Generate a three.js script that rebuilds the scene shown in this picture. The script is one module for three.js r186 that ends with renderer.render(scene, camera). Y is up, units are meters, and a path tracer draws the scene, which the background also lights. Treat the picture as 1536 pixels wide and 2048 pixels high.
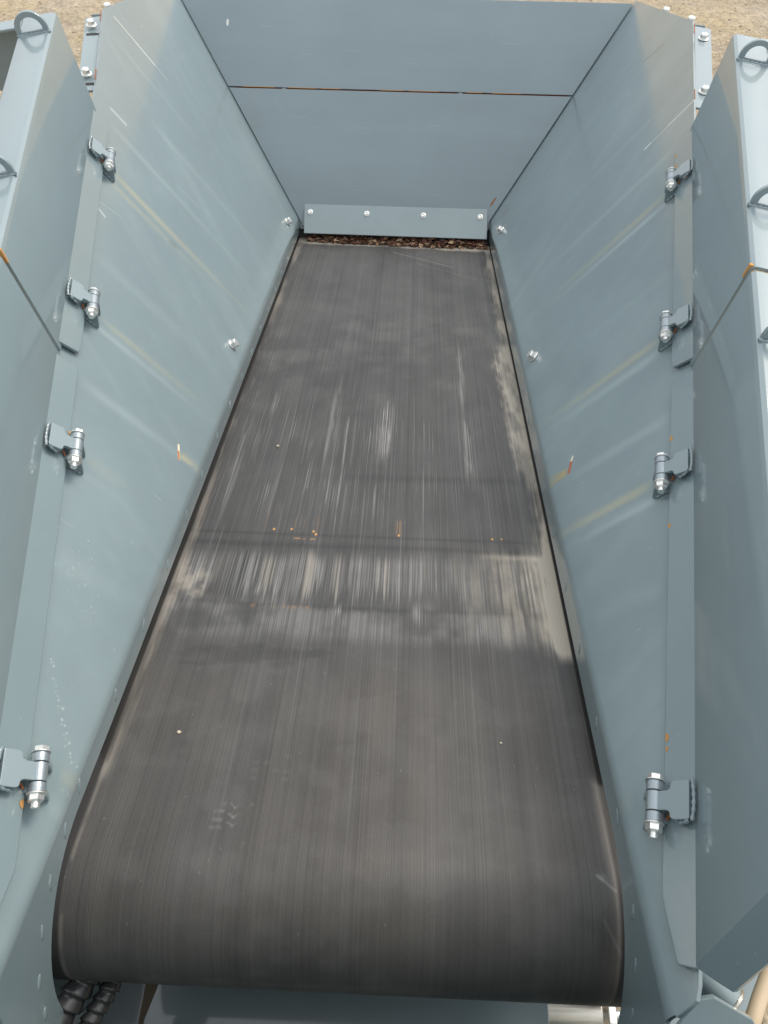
import * as THREE from 'three';
import { mergeGeometries, toCreasedNormals } from 'three/addons/utils/BufferGeometryUtils.js';
import { RoundedBoxGeometry } from 'three/addons/geometries/RoundedBoxGeometry.js';

// ---------------------------------------------------------------- camera, sky, sun, exposure
const OY = 2.8;                                     // the hopper rim stands 2.8 m above the gravel
const V3 = (x, y, z) => new THREE.Vector3(x, y, z);
const scene = new THREE.Scene();
const camera = new THREE.PerspectiveCamera(67, 0.75, 0.05, 400);
camera.position.set(0.0769, 1.3475 + OY, -0.3864);
camera.up.set(-0.0373, 0.5909, -0.8059);
camera.lookAt(0.0769 - 0.0189, 1.3475 + OY - 0.8068, -0.3864 - 0.5906);
const renderer = new THREE.WebGLRenderer({ antialias: true });
renderer.toneMapping = THREE.LinearToneMapping;
renderer.toneMappingExposure = 1.5;
renderer.shadowMap.enabled = true;
const SUN = V3(0.47, 0.72, -0.5).normalize();
{
  const w = 512, h = 256, d = new Float32Array(w * h * 4);
  for (let j = 0; j < h; j++) for (let i = 0; i < w; i++) {
    const el = ((j + 0.5) / h - 0.5) * Math.PI, az = ((i + 0.5) / w - 0.5) * 2 * Math.PI;
    const dir = V3(Math.cos(el) * Math.cos(az), Math.sin(el), Math.cos(el) * Math.sin(az));
    const c = Math.max(0, dir.dot(SUN));
    const up = Math.max(0, dir.y);
    const cloud = 1 + 0.06 * Math.sin(3 * az + 2.1 * Math.sin(el * 3)) * Math.cos(el) + 0.05 * Math.sin(7 * az + 9 * el);
    const b = (0.58 + 0.2 * up + 0.42 * Math.pow(c, 3) + 0.4 * Math.pow(c, 20)) * cloud;
    const k = (j * w + i) * 4;
    d[k] = b * 0.97; d[k + 1] = b * 1.0; d[k + 2] = b * 1.035; d[k + 3] = 1;
    if (dir.y < -0.02) { d[k] = 0.42; d[k + 1] = 0.38; d[k + 2] = 0.32; }
  }
  const t = new THREE.DataTexture(d, w, h, THREE.RGBAFormat, THREE.FloatType);
  t.mapping = THREE.EquirectangularReflectionMapping; t.magFilter = THREE.LinearFilter; t.minFilter = THREE.LinearFilter; t.needsUpdate = true;
  scene.background = t; scene.environment = t;
}
const sun = new THREE.DirectionalLight(0xfff2e2, 1.5);
sun.position.copy(SUN).multiplyScalar(20).add(V3(0, OY, -2)); sun.target.position.set(0, OY, -2);
sun.castShadow = true; sun.shadow.radius = 40;
Object.assign(sun.shadow.camera, { left: -6, right: 6, top: 6, bottom: -6, near: 1, far: 50 });
sun.shadow.mapSize.set(2048, 2048);
scene.add(sun, sun.target);

// ---------------------------------------------------------------- helpers
let seed = 7;
const rnd = () => { seed = (seed * 1664525 + 1013904223) >>> 0; return seed / 4294967296; };
const rr = (a, b) => a + (b - a) * rnd();
const clamp = (v, a = 0, b = 1) => Math.min(b, Math.max(a, v));
const sstep = (a, b, v) => { const t = clamp((v - a) / (b - a)); return t * t * (3 - 2 * t); };
const hash = (x, y) => { let h = (x * 374761393 + y * 668265263) | 0; h = Math.imul(h ^ (h >>> 13), 1274126177); return ((h ^ (h >>> 16)) >>> 0) / 4294967296; };
const vnoise = (x, y) => {
  const xi = Math.floor(x), yi = Math.floor(y), fx = x - xi, fy = y - yi, u = fx * fx * (3 - 2 * fx), v = fy * fy * (3 - 2 * fy);
  return (hash(xi, yi) * (1 - u) + hash(xi + 1, yi) * u) * (1 - v) + (hash(xi, yi + 1) * (1 - u) + hash(xi + 1, yi + 1) * u) * v;
};
const fbm = (x, y, o = 4) => { let s = 0, a = 0.5, n = 0; for (let i = 0; i < o; i++) { s += a * vnoise(x, y); n += a; x = x * 2.03 + 11.3; y = y * 2.03 + 5.7; a *= 0.5; } return s / n; };
const lin2s = (v) => 255 * (v <= 0.0031308 ? v * 12.92 : 1.055 * Math.pow(v, 1 / 2.4) - 0.055);
const used = {};
const numbered = (n) => { used[n] = (used[n] ?? -1) + 1; return used[n] ? n + '_' + String(used[n]).padStart(3, '0') : n; };
function thing(name, label, category, base, group) {
  const o = new THREE.Group(); o.name = numbered(name); o.position.copy(base); o.userData = { label, category };
  if (group) o.userData.group = group;
  scene.add(o); return o;
}
const rootOf = (o) => { while (o.parent && o.parent !== scene) o = o.parent; return o; };
// geometry comes in world metres; it is shifted into the thing's own frame
function part(name, geo, mat, parent, label) {
  const g = geo; const r = rootOf(parent); g.translate(-r.position.x, -r.position.y, -r.position.z);
  const m = new THREE.Mesh(g, mat); m.name = name; m.castShadow = m.receiveShadow = true;
  if (label) m.userData.label = label;
  parent.add(m); return m;
}
const SIN = Math.sin(16 * Math.PI / 180), COS = Math.cos(16 * Math.PI / 180);
const bw = (x, y, z) => V3(x, y * COS + z * SIN + OY, -y * SIN + z * COS);      // belt frame (16 degrees up towards the head) to world
const bdir = (x, y, z) => V3(x, y * COS + z * SIN, -y * SIN + z * COS);
const basis = (o, x, y) => { const z = V3().crossVectors(x, y).normalize(); return new THREE.Matrix4().makeBasis(x, y, z).setPosition(o); };
// flat plate: outline in the plane (ux, uy) through o, thickness th downwards from the plane (towards -ux x uy)
function plate(o, ux, uy, pts, th, bevel = 0.0012, holes = []) {
  const sh = pts.getPoints ? pts : new THREE.Shape(pts.map((p) => new THREE.Vector2(p[0], p[1])));
  for (const h of holes) { const p = new THREE.Path(); p.absarc(h[0], h[1], h[2], 0, Math.PI * 2, true); sh.holes.push(p); }
  const g = new THREE.ExtrudeGeometry(sh, { depth: Math.max(0.0005, th - 2 * bevel), bevelEnabled: bevel > 0, bevelThickness: bevel, bevelSize: bevel, bevelOffset: -bevel, bevelSegments: 2, curveSegments: 16 });
  g.translate(0, 0, -th + bevel);
  g.applyMatrix4(basis(o, ux, uy));
  return g;
}
function cyl(a, b, r, seg = 20, r2 = r) {
  const d = V3().subVectors(b, a), L = d.length();
  const g = new THREE.CylinderGeometry(r2, r, L, seg, 1);
  g.applyQuaternion(new THREE.Quaternion().setFromUnitVectors(V3(0, 1, 0), d.normalize()));
  const m = V3().addVectors(a, b).multiplyScalar(0.5); g.translate(m.x, m.y, m.z);
  return g;
}
function lathe(o, axis, pts, seg = 24) {
  const g = new THREE.LatheGeometry(pts.map((p) => new THREE.Vector2(p[0], p[1])), seg);
  g.applyQuaternion(new THREE.Quaternion().setFromUnitVectors(V3(0, 1, 0), axis)); g.translate(o.x, o.y, o.z);
  return g;
}
// hexagon prism with chamfered corners, standing on o along axis
function hex(o, axis, r, h, spin = 0) {
  const g = toCreasedNormals(new THREE.LatheGeometry([[0, 0], [r, 0], [r, h * 0.8], [r * 0.84, h], [0, h]].map((p) => new THREE.Vector2(...p)), 6), 0.3);
  g.rotateY(spin); g.applyQuaternion(new THREE.Quaternion().setFromUnitVectors(V3(0, 1, 0), axis)); g.translate(o.x, o.y, o.z);
  return g;
}
function bead(pts, r = 0.004, lump = 0.35) {
  const c = new THREE.CatmullRomCurve3(pts), n = Math.max(8, Math.ceil(c.getLength() / 0.004));
  const g = new THREE.TubeGeometry(c, n, r, 7, false), p = g.attributes.position, s0 = rnd() * 50;
  for (let i = 0; i <= n; i++) {
    const q = c.getPointAt(i / n), k = 1 + lump * Math.sin(i * 1.9 + s0) + lump * 0.8 * (hash(i, 3 + (s0 | 0)) - 0.5);
    for (let j = 0; j <= 7; j++) { const x = i * 8 + j; p.setXYZ(x, q.x + (p.getX(x) - q.x) * k, q.y + (p.getY(x) - q.y) * k, q.z + (p.getZ(x) - q.z) * k); }
  }
  g.computeVertexNormals(); return g;
}
const strip3 = (g) => { const h = g.index ? g.toNonIndexed() : g; for (const k of Object.keys(h.attributes)) if (!['position', 'normal', 'uv'].includes(k)) h.deleteAttribute(k); return h; };
const merge = (l) => mergeGeometries(l.map(strip3));

// ---------------------------------------------------------------- textures and materials
function dataTex(w, h, fn, srgb = true) {
  const d = new Uint8Array(w * h * 4), c = [0, 0, 0];
  for (let j = 0; j < h; j++) for (let i = 0; i < w; i++) {
    fn(i, j, c); const k = (j * w + i) * 4;
    for (let q = 0; q < 3; q++) d[k + q] = srgb ? clamp(lin2s(clamp(c[q])), 0, 255) : clamp(c[q]) * 255;
    d[k + 3] = 255;
  }
  const t = new THREE.DataTexture(d, w, h, THREE.RGBAFormat); if (srgb) t.colorSpace = THREE.SRGBColorSpace;
  t.magFilter = THREE.LinearFilter; t.minFilter = THREE.LinearMipmapLinearFilter; t.generateMipmaps = true; t.wrapS = t.wrapT = THREE.RepeatWrapping; t.needsUpdate = true;
  return t;
}
const PAINT = [0.212, 0.276, 0.296];                                          // blue-grey machine enamel
const tile = (f, n) => (i, j) => f(i / n, j / n);
const wrapN = (u, v, f) => {                                                   // noise that repeats after one unit
  const a = sstep(0.8, 1, u), b = sstep(0.8, 1, v);
  const n = (x, y) => fbm(x * f + 3, y * f + 9, 4);
  return (n(u, v) * (1 - a) + n(u - 1, v) * a) * (1 - b) + (n(u, v - 1) * (1 - a) + n(u - 1, v - 1) * a) * b;
};
const paintTex = dataTex(512, 512, (i, j, c) => {
  const u = i / 512, v = j / 512, m = 0.93 + 0.14 * wrapN(u, v, 6) + 0.03 * (hash(i, j) - 0.5);
  const spk = hash(i * 3 + 1, j * 7 + 2) > 0.99985 ? 0.2 : 0;
  for (let q = 0; q < 3; q++) c[q] = PAINT[q] * m + spk;
});
const orangePeel = dataTex(512, 512, (i, j, c) => { const v = 0.6 * wrapN(i / 512, j / 512, 60) + 0.4 * wrapN(i / 512, j / 512, 9); c[0] = c[1] = c[2] = v; }, false);
const paintRough = dataTex(512, 512, (i, j, c) => { const v = 0.29 + 0.16 * wrapN(j / 512, i / 512, 7); c[0] = c[1] = c[2] = v; }, false);
const paintParams = { metalness: 0, roughness: 1, roughnessMap: paintRough, bumpMap: orangePeel, bumpScale: 0.00012, clearcoat: 1, clearcoatRoughness: 0.06 };
const paint = new THREE.MeshPhysicalMaterial({ color: 0xffffff, map: paintTex, ...paintParams });
const zinc = new THREE.MeshStandardMaterial({ color: new THREE.Color().setRGB(0.86, 0.86, 0.83), metalness: 0.85, roughness: 0.36 });
const brightSteel = new THREE.MeshStandardMaterial({ color: new THREE.Color().setRGB(0.6, 0.57, 0.5), metalness: 1, roughness: 0.3, bumpMap: orangePeel, bumpScale: 0.0006 });
const hingeSteel = new THREE.MeshStandardMaterial({ color: new THREE.Color().setRGB(0.36, 0.41, 0.44), metalness: 0.55, roughness: 0.3, bumpMap: orangePeel, bumpScale: 0.0003 });
const rust = new THREE.MeshStandardMaterial({ color: new THREE.Color().setRGB(0.32, 0.11, 0.035), roughness: 0.9 });
const rustPale = new THREE.MeshStandardMaterial({ color: new THREE.Color().setRGB(0.52, 0.27, 0.09), roughness: 0.9 });
const rubber = new THREE.MeshStandardMaterial({ color: new THREE.Color().setRGB(0.022, 0.022, 0.022), roughness: 0.62 });
const hoseBlack = new THREE.MeshStandardMaterial({ color: new THREE.Color().setRGB(0.03, 0.03, 0.031), roughness: 0.26 });
const creamHose = new THREE.MeshStandardMaterial({ color: new THREE.Color().setRGB(0.6, 0.48, 0.33), roughness: 0.6 });

// ---------------------------------------------------------------- ground
{
  const tex = dataTex(1024, 1024, (i, j, c) => {
    const u = i / 1024, v = j / 1024;
    const big = wrapN(u, v, 5), mid = wrapN(u, v, 40), fine = hash(i >> 1, j >> 1), grit = hash(i, j);
    const peb = wrapN(v, u, 110);
    let t = 0.78 + 0.34 * (big - 0.5) + 0.45 * (mid - 0.5) + 0.22 * (fine - 0.5) + 0.16 * (grit - 0.5) + (peb > 0.66 ? 0.22 : peb < 0.34 ? -0.2 : 0);
    const warm = wrapN(u + 0.3, v, 9);
    c[0] = 0.43 * t; c[1] = (0.355 + 0.03 * (warm - 0.5)) * t; c[2] = (0.25 + 0.09 * (warm - 0.5)) * t;
  });
  tex.repeat.set(60, 60);
  const bmp = dataTex(512, 512, (i, j, c) => { const u = i / 512, v = j / 512; c[0] = c[1] = c[2] = 0.6 * wrapN(u, v, 70) + 0.4 * wrapN(v, u, 22); }, false);
  bmp.repeat.set(60, 60);
  const g = new THREE.PlaneGeometry(180, 180, 1, 1); g.rotateX(-Math.PI / 2);
  const m = new THREE.Mesh(g, new THREE.MeshStandardMaterial({ map: tex, roughness: 1, bumpMap: bmp, bumpScale: 0.03 }));
  m.name = 'ground'; m.receiveShadow = true; m.userData = { kind: 'structure' }; scene.add(m);
  // loose stones on the gravel yard
  const st = new THREE.IcosahedronGeometry(1, 1); const p = st.attributes.position;
  for (let i = 0; i < p.count; i++) { const k = 0.8 + 0.4 * hash(Math.round(p.getX(i) * 50), Math.round(p.getY(i) * 50 + p.getZ(i) * 31)); p.setXYZ(i, p.getX(i) * k, p.getY(i) * k * 0.7, p.getZ(i) * k); }
  st.computeVertexNormals();
  const N = 16000, im = new THREE.InstancedMesh(st, new THREE.MeshStandardMaterial({ roughness: 0.95 }), N), M = new THREE.Matrix4(), q = new THREE.Quaternion(), col = new THREE.Color();
  for (let i = 0; i < N; i++) {
    const s = 0.004 + 0.014 * Math.pow(rnd(), 5);
    q.setFromEuler(new THREE.Euler(rr(0, 0.5), rr(0, 6.3), rr(0, 0.5)));
    M.compose(V3(rr(-7, 7), s * 0.3, rr(-13, 1)), q, V3(s, s, s)); im.setMatrixAt(i, M);
    const t = rr(0.6, 1.25); im.setColorAt(i, col.setRGB(0.5 * t, 0.41 * t, rr(0.26, 0.36) * t));
  }
  im.name = 'gravel'; im.castShadow = im.receiveShadow = true; im.userData = { kind: 'stuff', label: 'loose beige gravel scattered over the yard ground', category: 'gravel' }; scene.add(im);
}

// ---------------------------------------------------------------- the hopper's shape
const SIDE = {
  L: { sg: -1, fx: -0.515, fy: 0.092, v: [-0.5255, 0.8508], ca: -0.3594, cb: -0.1044 },
  R: { sg: 1, fx: 0.505, fy: 0.108, v: [0.5506, 0.8348], ca: -0.3546, cb: -0.1018 },
};
for (const k of ['L', 'R']) {
  const s = SIDE[k];
  s.vS = bdir(s.v[0], s.v[1], 0); s.zD = bdir(0, 0, 1); s.n = bdir(-s.sg * s.v[1], s.sg * s.v[0], 0); // slope direction, along the belt, wall normal (into the hopper)
  s.P = (S, z, h = 0) => bw(s.fx + s.v[0] * S - s.sg * s.v[1] * h, s.fy + s.v[1] * S + s.sg * s.v[0] * h, z);
  s.rim = (z) => s.ca * z + s.cb;                                              // slope distance of the hinge line
  s.cd = V3().subVectors(s.P(s.rim(-0.5), -0.5), s.P(s.rim(-2.9), -2.9)).normalize();
  s.od = V3().crossVectors(V3(0, 1, 0), s.cd).normalize().multiplyScalar(s.sg);
  s.ud = V3().crossVectors(s.cd, s.od).normalize().multiplyScalar(s.sg);
  const ti = 6 * Math.PI / 180, u = s.ud.clone(), o = s.od.clone();
  s.wu = u.clone().multiplyScalar(Math.cos(ti)).addScaledVector(o, Math.sin(ti)); // wings lean out a little
  s.wo = o.clone().multiplyScalar(Math.cos(ti)).addScaledVector(u, -Math.sin(ti));
  s.e = V3().crossVectors(s.n, s.cd).normalize(); if (s.e.dot(s.vS) < 0) s.e.negate();  // up the slope, square to the hinge line
}
const ripple = dataTex(512, 256, (i, j, c) => { const z = i / 512 * 4.4, S = j / 256 * 1.25; c[0] = c[1] = c[2] = 0.9 * fbm(z * 1.6 + 3, S * 1.9, 2) + 0.1 * fbm(z * 14, S * 14, 2); }, false);
const hopper = thing('feed_hopper', 'blue-grey steel feed hopper with sloping side walls around the black belt', 'hopper', V3(0, OY - 1.4, -2.2));

// side walls: one colour map each, in metres (z along the belt, S up the slope)
const GZ = -0.344;                                                             // a drip running down the wall moves this much along the belt
function wallMap(key) {
  const W = 2048, H = 600, cv = document.createElement('canvas'); cv.width = W; cv.height = H; const x = cv.getContext('2d');
  const im = x.createImageData(W, H), d = im.data, so = key === 'L' ? 0 : 40;
  for (let j = 0; j < H; j++) for (let i = 0; i < W; i++) {
    const z = -4.7 + 4.4 * i / W, S = 1.25 * (1 - j / H);
    // wipe marks and dust film running down the wall
    const run = fbm((z - GZ * S) * 14 + so, S * 1.3, 3), blot = fbm(z * 2.2 + so, S * 2.6 + 3, 4), fine = fbm(z * 30, S * 30, 2);
    let m = 1 + 0.07 * (run - 0.5) + 0.16 * (blot - 0.5) + 0.06 * (fine - 0.5) + 0.03 * (hash(i, j) - 0.5);
    const du = 0.012 * sstep(0.5, 0.85, run) + 0.016 * sstep(0.45, 0.75, blot), k = (j * W + i) * 4;
    d[k] = lin2s(PAINT[0] * m + du); d[k + 1] = lin2s(PAINT[1] * m + du); d[k + 2] = lin2s(PAINT[2] * m + du * 0.9); d[k + 3] = 255;
  }
  x.putImageData(im, 0, 0);
  const X = (z) => (z + 4.7) / 4.4 * W, Y = (S) => H - S / 1.25 * H;
  const drip = (S0, z0, len, wid, col, al, blur = 2) => {
    x.save(); x.filter = `blur(${blur}px)`;
    for (let t = 0; t < 4; t++) {
      const o = rr(-0.4, 0.4) * wid, l = len * rr(0.8, 1.25), w = wid * rr(0.35, 0.9);
      const g = x.createLinearGradient(X(z0), Y(S0), X(z0 + GZ * l), Y(S0 - l));
      g.addColorStop(0, `rgba(${col},0)`); g.addColorStop(rr(0.06, 0.2), `rgba(${col},${al * 0.8})`); g.addColorStop(0.55, `rgba(${col},${al * rr(0.3, 0.75)})`); g.addColorStop(1, `rgba(${col},0)`);
      x.strokeStyle = g; x.lineWidth = w / 4.4 * W; x.beginPath(); x.moveTo(X(z0 + o), Y(S0)); x.lineTo(X(z0 + o + GZ * l + rr(-0.01, 0.01)), Y(S0 - l)); x.stroke();
    }
    x.restore();
  };
  const line = (a, b, w, col, al = 1) => { x.strokeStyle = `rgba(${col},${al})`; x.lineWidth = w; x.lineCap = 'round'; x.beginPath(); x.moveTo(X(a[1]), Y(a[0])); x.lineTo(X(b[1]), Y(b[0])); x.stroke(); };
  const blob = (S, z, r, col, al) => { x.fillStyle = `rgba(${col},${al})`; x.beginPath(); x.ellipse(X(z), Y(S), r, r * rr(0.6, 1.3), rr(0, 3), 0, 7); x.fill(); };
  const TAN = '176,170,142', PALE = '186,198,198', WHITE = '226,228,220';
  const hin = key === 'L' ? [[0.735, -2.615, 0.66], [0.495, -1.965, 0.52], [0.315, -1.49, 0.18], [0.035, -0.79, 0.05]] : [[0.72, -2.6, 0.66], [0.48, -1.945, 0.48], [0.305, -1.474, 0.32], [0.03, -0.78, 0.03]];
  hin.forEach(([S, z, l], i) => {
    const a = key === 'L' ? [0.5, 0.34, 0.12, 0.2][i] : [0.5, 0.5, 0.6, 0.1][i];
    drip(S, z - 0.02, l, 0.036, TAN, a * 0.6, 2.4); drip(S, z + 0.035, l * 0.9, 0.032, i === 0 && key === 'L' ? TAN : PALE, a * 0.42, 2.8);
  });
  const more = key === 'L' ? [[0.43, -1.71, 0.38, 0.03, 0.42], [0.86, -2.87, 0.7, 0.03, 0.3], [0.6, -2.2, 0.5, 0.05, 0.18], [0.3, -1.2, 0.25, 0.06, 0.12], [0.8, -3.2, 0.6, 0.05, 0.2], [1.1, -3.4, 0.5, 0.03, 0.2]]
    : [[0.41, -1.66, 0.36, 0.03, 0.4], [0.83, -2.83, 0.7, 0.022, 0.4], [0.6, -2.2, 0.4, 0.03, 0.18], [0.24, -1.2, 0.2, 0.04, 0.14], [0.9, -3.2, 0.5, 0.03, 0.2]];
  more.forEach(([S, z, l, w, a]) => drip(S, z, l * 1.2, w, PALE, a * 0.42, 4));
  if (key === 'L') {
    line([1.137, -3.55], [1.02, -3.60], 3, WHITE, 0.85); line([1.03, -3.595], [0.93, -3.637], 3.4, WHITE, 0.9); line([0.94, -3.635], [0.861, -3.667], 1.6, WHITE, 0.7);
    line([0.88, -2.96], [0.82, -2.985], 8, '190,204,204', 0.55); line([0.7, -2.4], [0.655, -2.4], 6, '196,206,206', 0.5);
    line([0.096, -1.862], [0.078, -1.816], 4, '238,222,196'); line([0.088, -1.84], [0.078, -1.815], 3, '196,120,60'); drip(0.08, -1.83, 0.08, 0.03, TAN, 0.5, 1);
    line([0.56, -3.05], [0.45, -3.1], 1, WHITE, 0.5); line([0.71, -2.42], [0.62, -2.49], 1, WHITE, 0.5);
    for (let i = 0; i < 60; i++) blob(rr(0.1, 0.25) + 0.05 * i / 60, -1.15 - 0.12 * i / 60 + rr(-0.03, 0.03), rr(0.3, 0.8), WHITE, rr(0.2, 0.6));
    for (let i = 0; i < 40; i++) blob(0.02 + 0.14 * i / 40, -0.84 - 0.17 * i / 40 + rr(-0.012, 0.012), rr(0.4, 1.2), WHITE, rr(0.2, 0.6));
    x.filter = 'blur(3px)'; line([0.45, -2.68], [0.43, -2.7], 9, '92,104,106', 0.35); x.filter = 'none';
  } else {
    line([0.963, -2.998], [0.86, -3.03], 2.4, WHITE, 0.9); line([0.87, -3.026], [0.756, -3.061], 1.6, WHITE, 0.8); line([0.78, -3.055], [0.756, -3.062], 4, WHITE, 0.9);
    line([0.104, -1.843], [0.09, -1.82], 3.5, '240,226,206'); line([0.094, -1.825], [0.079, -1.797], 5, '176,84,40'); drip(0.078, -1.815, 0.075, 0.035, '172,152,104', 0.6, 1); line([0.106, -1.855], [0.09, -1.845], 1, WHITE, 0.5);
    line([1.0, -3.0], [0.84, -2.99], 3, '196,206,206', 0.16); x.filter = 'blur(2px)'; line([1.06, -3.72], [0.98, -3.79], 9, '84,96,98', 0.5); x.filter = 'none';
  }
  for (let i = 0; i < 240; i++) blob(rr(0, 1.2), rr(-4.6, -0.5), rr(0.3, 1.1), WHITE, rr(0.15, 0.6));
  for (let i = 0; i < 40; i++) { const S = rr(0.1, 1.1), z = rr(-4.5, -0.6), l = rr(0.01, 0.05), a = rr(0, 6.3); line([S, z], [S + l * Math.sin(a), z + l * Math.cos(a)], rr(0.5, 1), WHITE, rr(0.1, 0.4)); }
  const t = new THREE.CanvasTexture(cv); t.colorSpace = THREE.SRGBColorSpace; t.magFilter = THREE.LinearFilter; t.anisotropy = 8; return t;
}
const lift = { L: [[1.179, -3.79], [1.169, -3.48]], R: [[1.16, -3.95], [1.169, -3.59]] };
for (const k of ['L', 'R']) {
  const s = SIDE[k];
  const top = k === 'L' ? [[1.13, -4.575], [1.18, -3.8], [1.172, -3.5]] : [[1.165, -4.585], [1.174, -3.6]];
  const outline = [[-4.262, 0.016], ...top.map(([S, z]) => [z, S]), [-3.0, s.rim(-3.0) + 0.002], [-0.49, s.rim(-0.49) - 0.003], [-0.472, 0.058], [-0.462, 0.016]];
  const ux = s.zD.clone(), uy = s.vS.clone();
  // outline runs in (z, S); the inner face is the one towards s.n
  const flip = V3().crossVectors(ux, uy).dot(s.n) < 0;
  const g = plate(V3(0, 0, 0), ux, uy, outline, 0.008, 0);
  if (flip) g.translate(s.n.x * -0.008, s.n.y * -0.008, s.n.z * -0.008);
  const o = s.P(0, 0); g.translate(o.x, o.y, o.z);
  const uv = g.attributes.uv, p = g.attributes.position, q = V3();
  for (let i = 0; i < p.count; i++) { q.fromBufferAttribute(p, i).sub(o); uv.setXY(i, (q.dot(s.zD) + 4.7) / 4.4, q.dot(s.vS) / 1.25); }
  s.mat = new THREE.MeshPhysicalMaterial({ map: wallMap(k), ...paintParams, clearcoatRoughness: 0.13, bumpMap: ripple, bumpScale: 0.006 });
  s.wall = part('side_wall', g, s.mat, hopper);
  // bend into the skirt
  const pr = [], r = 0.016, a0 = Math.atan2(s.v[1], s.v[0] * s.sg), steps = 8, dd = r * Math.tan((Math.PI / 2 - a0) / 2 + 1e-6);
  const A = [s.fx, s.fy - 0.016], B = [s.fx + s.v[0] * 0.016, s.fy + s.v[1] * 0.016], Cc = [s.fx, s.fy];
  const bez = (t) => [A[0] * (1 - t) ** 2 + 2 * Cc[0] * t * (1 - t) + B[0] * t * t, A[1] * (1 - t) ** 2 + 2 * Cc[1] * t * (1 - t) + B[1] * t * t];
  const pos = [], nor = [], uvs = [], idx = [], zs = [-4.262, -3, -2, -1.2, -0.465];
  for (let L = 0; L < 2; L++) for (let a = 0; a < zs.length; a++) for (let t = 0; t <= steps; t++) {
    const b = bez(t / steps), b1 = bez(Math.min(1, t / steps + 0.01)), b0 = bez(Math.max(0, t / steps - 0.01));
    let tx = b1[0] - b0[0], ty = b1[1] - b0[1]; const l = Math.hypot(tx, ty); tx /= l; ty /= l;
    const nx = -s.sg * Math.abs(ty), ny = Math.abs(tx), w = bw(b[0] - nx * 0.008 * L, b[1] - ny * 0.008 * L, zs[a]), n = bdir(nx, ny, 0).multiplyScalar(L ? -1 : 1);
    pos.push(w.x, w.y, w.z); nor.push(n.x, n.y, n.z); uvs.push((zs[a] + 4.7) / 4.4, (t / steps * 0.03) / 1.25);
  }
  for (let L = 0; L < 2; L++) for (let a = 0; a < zs.length - 1; a++) for (let t = 0; t < steps; t++) { const i = (L * zs.length + a) * (steps + 1) + t, j = i + steps + 1; if ((s.sg > 0) !== (L > 0)) idx.push(i, j, i + 1, j, j + 1, i + 1); else idx.push(i, i + 1, j, j, i + 1, j + 1); }
  const bg = new THREE.BufferGeometry(); bg.setAttribute('position', new THREE.Float32BufferAttribute(pos, 3)); bg.setAttribute('normal', new THREE.Float32BufferAttribute(nor, 3)); bg.setAttribute('uv', new THREE.Float32BufferAttribute(uvs, 2)); bg.setIndex(idx);
  part('skirt_bend', bg, s.mat, s.wall);
  // skirt: an upright plate whose lower edge follows the belt and then the head drum
  const sk = [[-4.262, s.fy - 0.016], [-0.46, s.fy - 0.016], [-0.45, s.fy - 0.05], [-0.40, -0.42], [-0.6, -0.42]];
  for (let a = -42; a <= 90; a += 6) sk.push([-0.80 + 0.25 * Math.cos(a * Math.PI / 180), -0.215 + 0.25 * Math.sin(a * Math.PI / 180)]);
  sk.push([-1.1, 0.03], [-4.262, 0.024]);
  const sx = bdir(0, 0, 1), sy = bdir(0, 1, 0), so = bw(s.fx, 0, 0);
  const sg = plate(so, sx, sy, sk, 0.008, 0);
  if (V3().crossVectors(sx, sy).x * s.sg > 0) sg.translate(s.sg * 0.008, 0, 0);
  s.skirt = part('skirt_plate', sg, paint, hopper);
  // plug welds along the skirt
  const zsR = [[0.044, -3.907], [0.035, -3.729], [0.041, -3.522], [0.047, -3.308], [0.04, -3.12], [0.04, -2.912], [0.044, -2.709], [0.049, -2.492], [0.051, -2.281], [0.047, -2.074], [0.057, -1.87], [0.064, -1.66], [0.068, -1.444], [0.07, -1.233], [0.072, -1.022], [0.075, -0.807], [0.05, -0.647], [0.0, -0.58], [-0.072, -0.532]];
  const zsL = [[0.037, -3.759], [0.05, -3.541], [0.047, -3.348], [0.045, -3.131], [0.047, -2.936], [0.042, -2.732], [0.045, -2.521], [0.054, -2.303], [0.06, -2.093], [0.06, -1.875], [0.058, -1.681], [0.056, -1.478], [0.06, -1.26], [0.063, -1.05], [0.066, -0.829], [0.052, -0.745], [0.033, -0.659], [-0.012, -0.593], [-0.075, -0.538], [-0.15, -0.516]];
  for (const [y, z] of k === 'L' ? zsL : zsR) {
    const b = new THREE.SphereGeometry(1, 12, 8), bp = b.attributes.position;
    for (let i = 0; i < bp.count; i++) { const n = 0.8 + 0.4 * vnoise(bp.getZ(i) * 3 + z * 9, bp.getY(i) * 3 + 7); bp.setXYZ(i, bp.getX(i) * 0.0022, bp.getY(i) * 0.0065 * n, bp.getZ(i) * 0.016 * n); }
    b.computeVertexNormals(); b.rotateX(rr(0.5, 0.9)); const c = bw(s.fx, y, z); b.translate(c.x, c.y, c.z); part('weld_bead', b, paint, s.skirt);
  }
  // rubber seal under the skirt, cut off short of the drum
  part('rubber_seal', plate(bw(s.fx + s.sg * 0.016, 0, 0), sx, sy, [[-4.26, 0.003], [-4.26, 0.06], [-0.97, 0.06], [-0.93, 0.02], [-0.955, 0.003]], 0.007, 0.001), rubber, hopper);
  // bolts through the wall
  for (const [S, z] of k === 'L' ? [[0.061, -4.004], [0.068, -2.57]] : [[0.059, -3.931], [0.061, -2.537]]) {
    const c = s.P(S, z, 0.0002);
    const b = part('wall_bolt', merge([hex(c.clone().addScaledVector(s.n, 0.004), s.n, 0.0165, 0.019, 0.3)]), zinc, s.wall);
    part('washer', lathe(c, s.n, [[0, 0], [0.021, 0], [0.021, 0.003], [0.0195, 0.004], [0, 0.004]]), zinc, b);
  }
}

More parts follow.
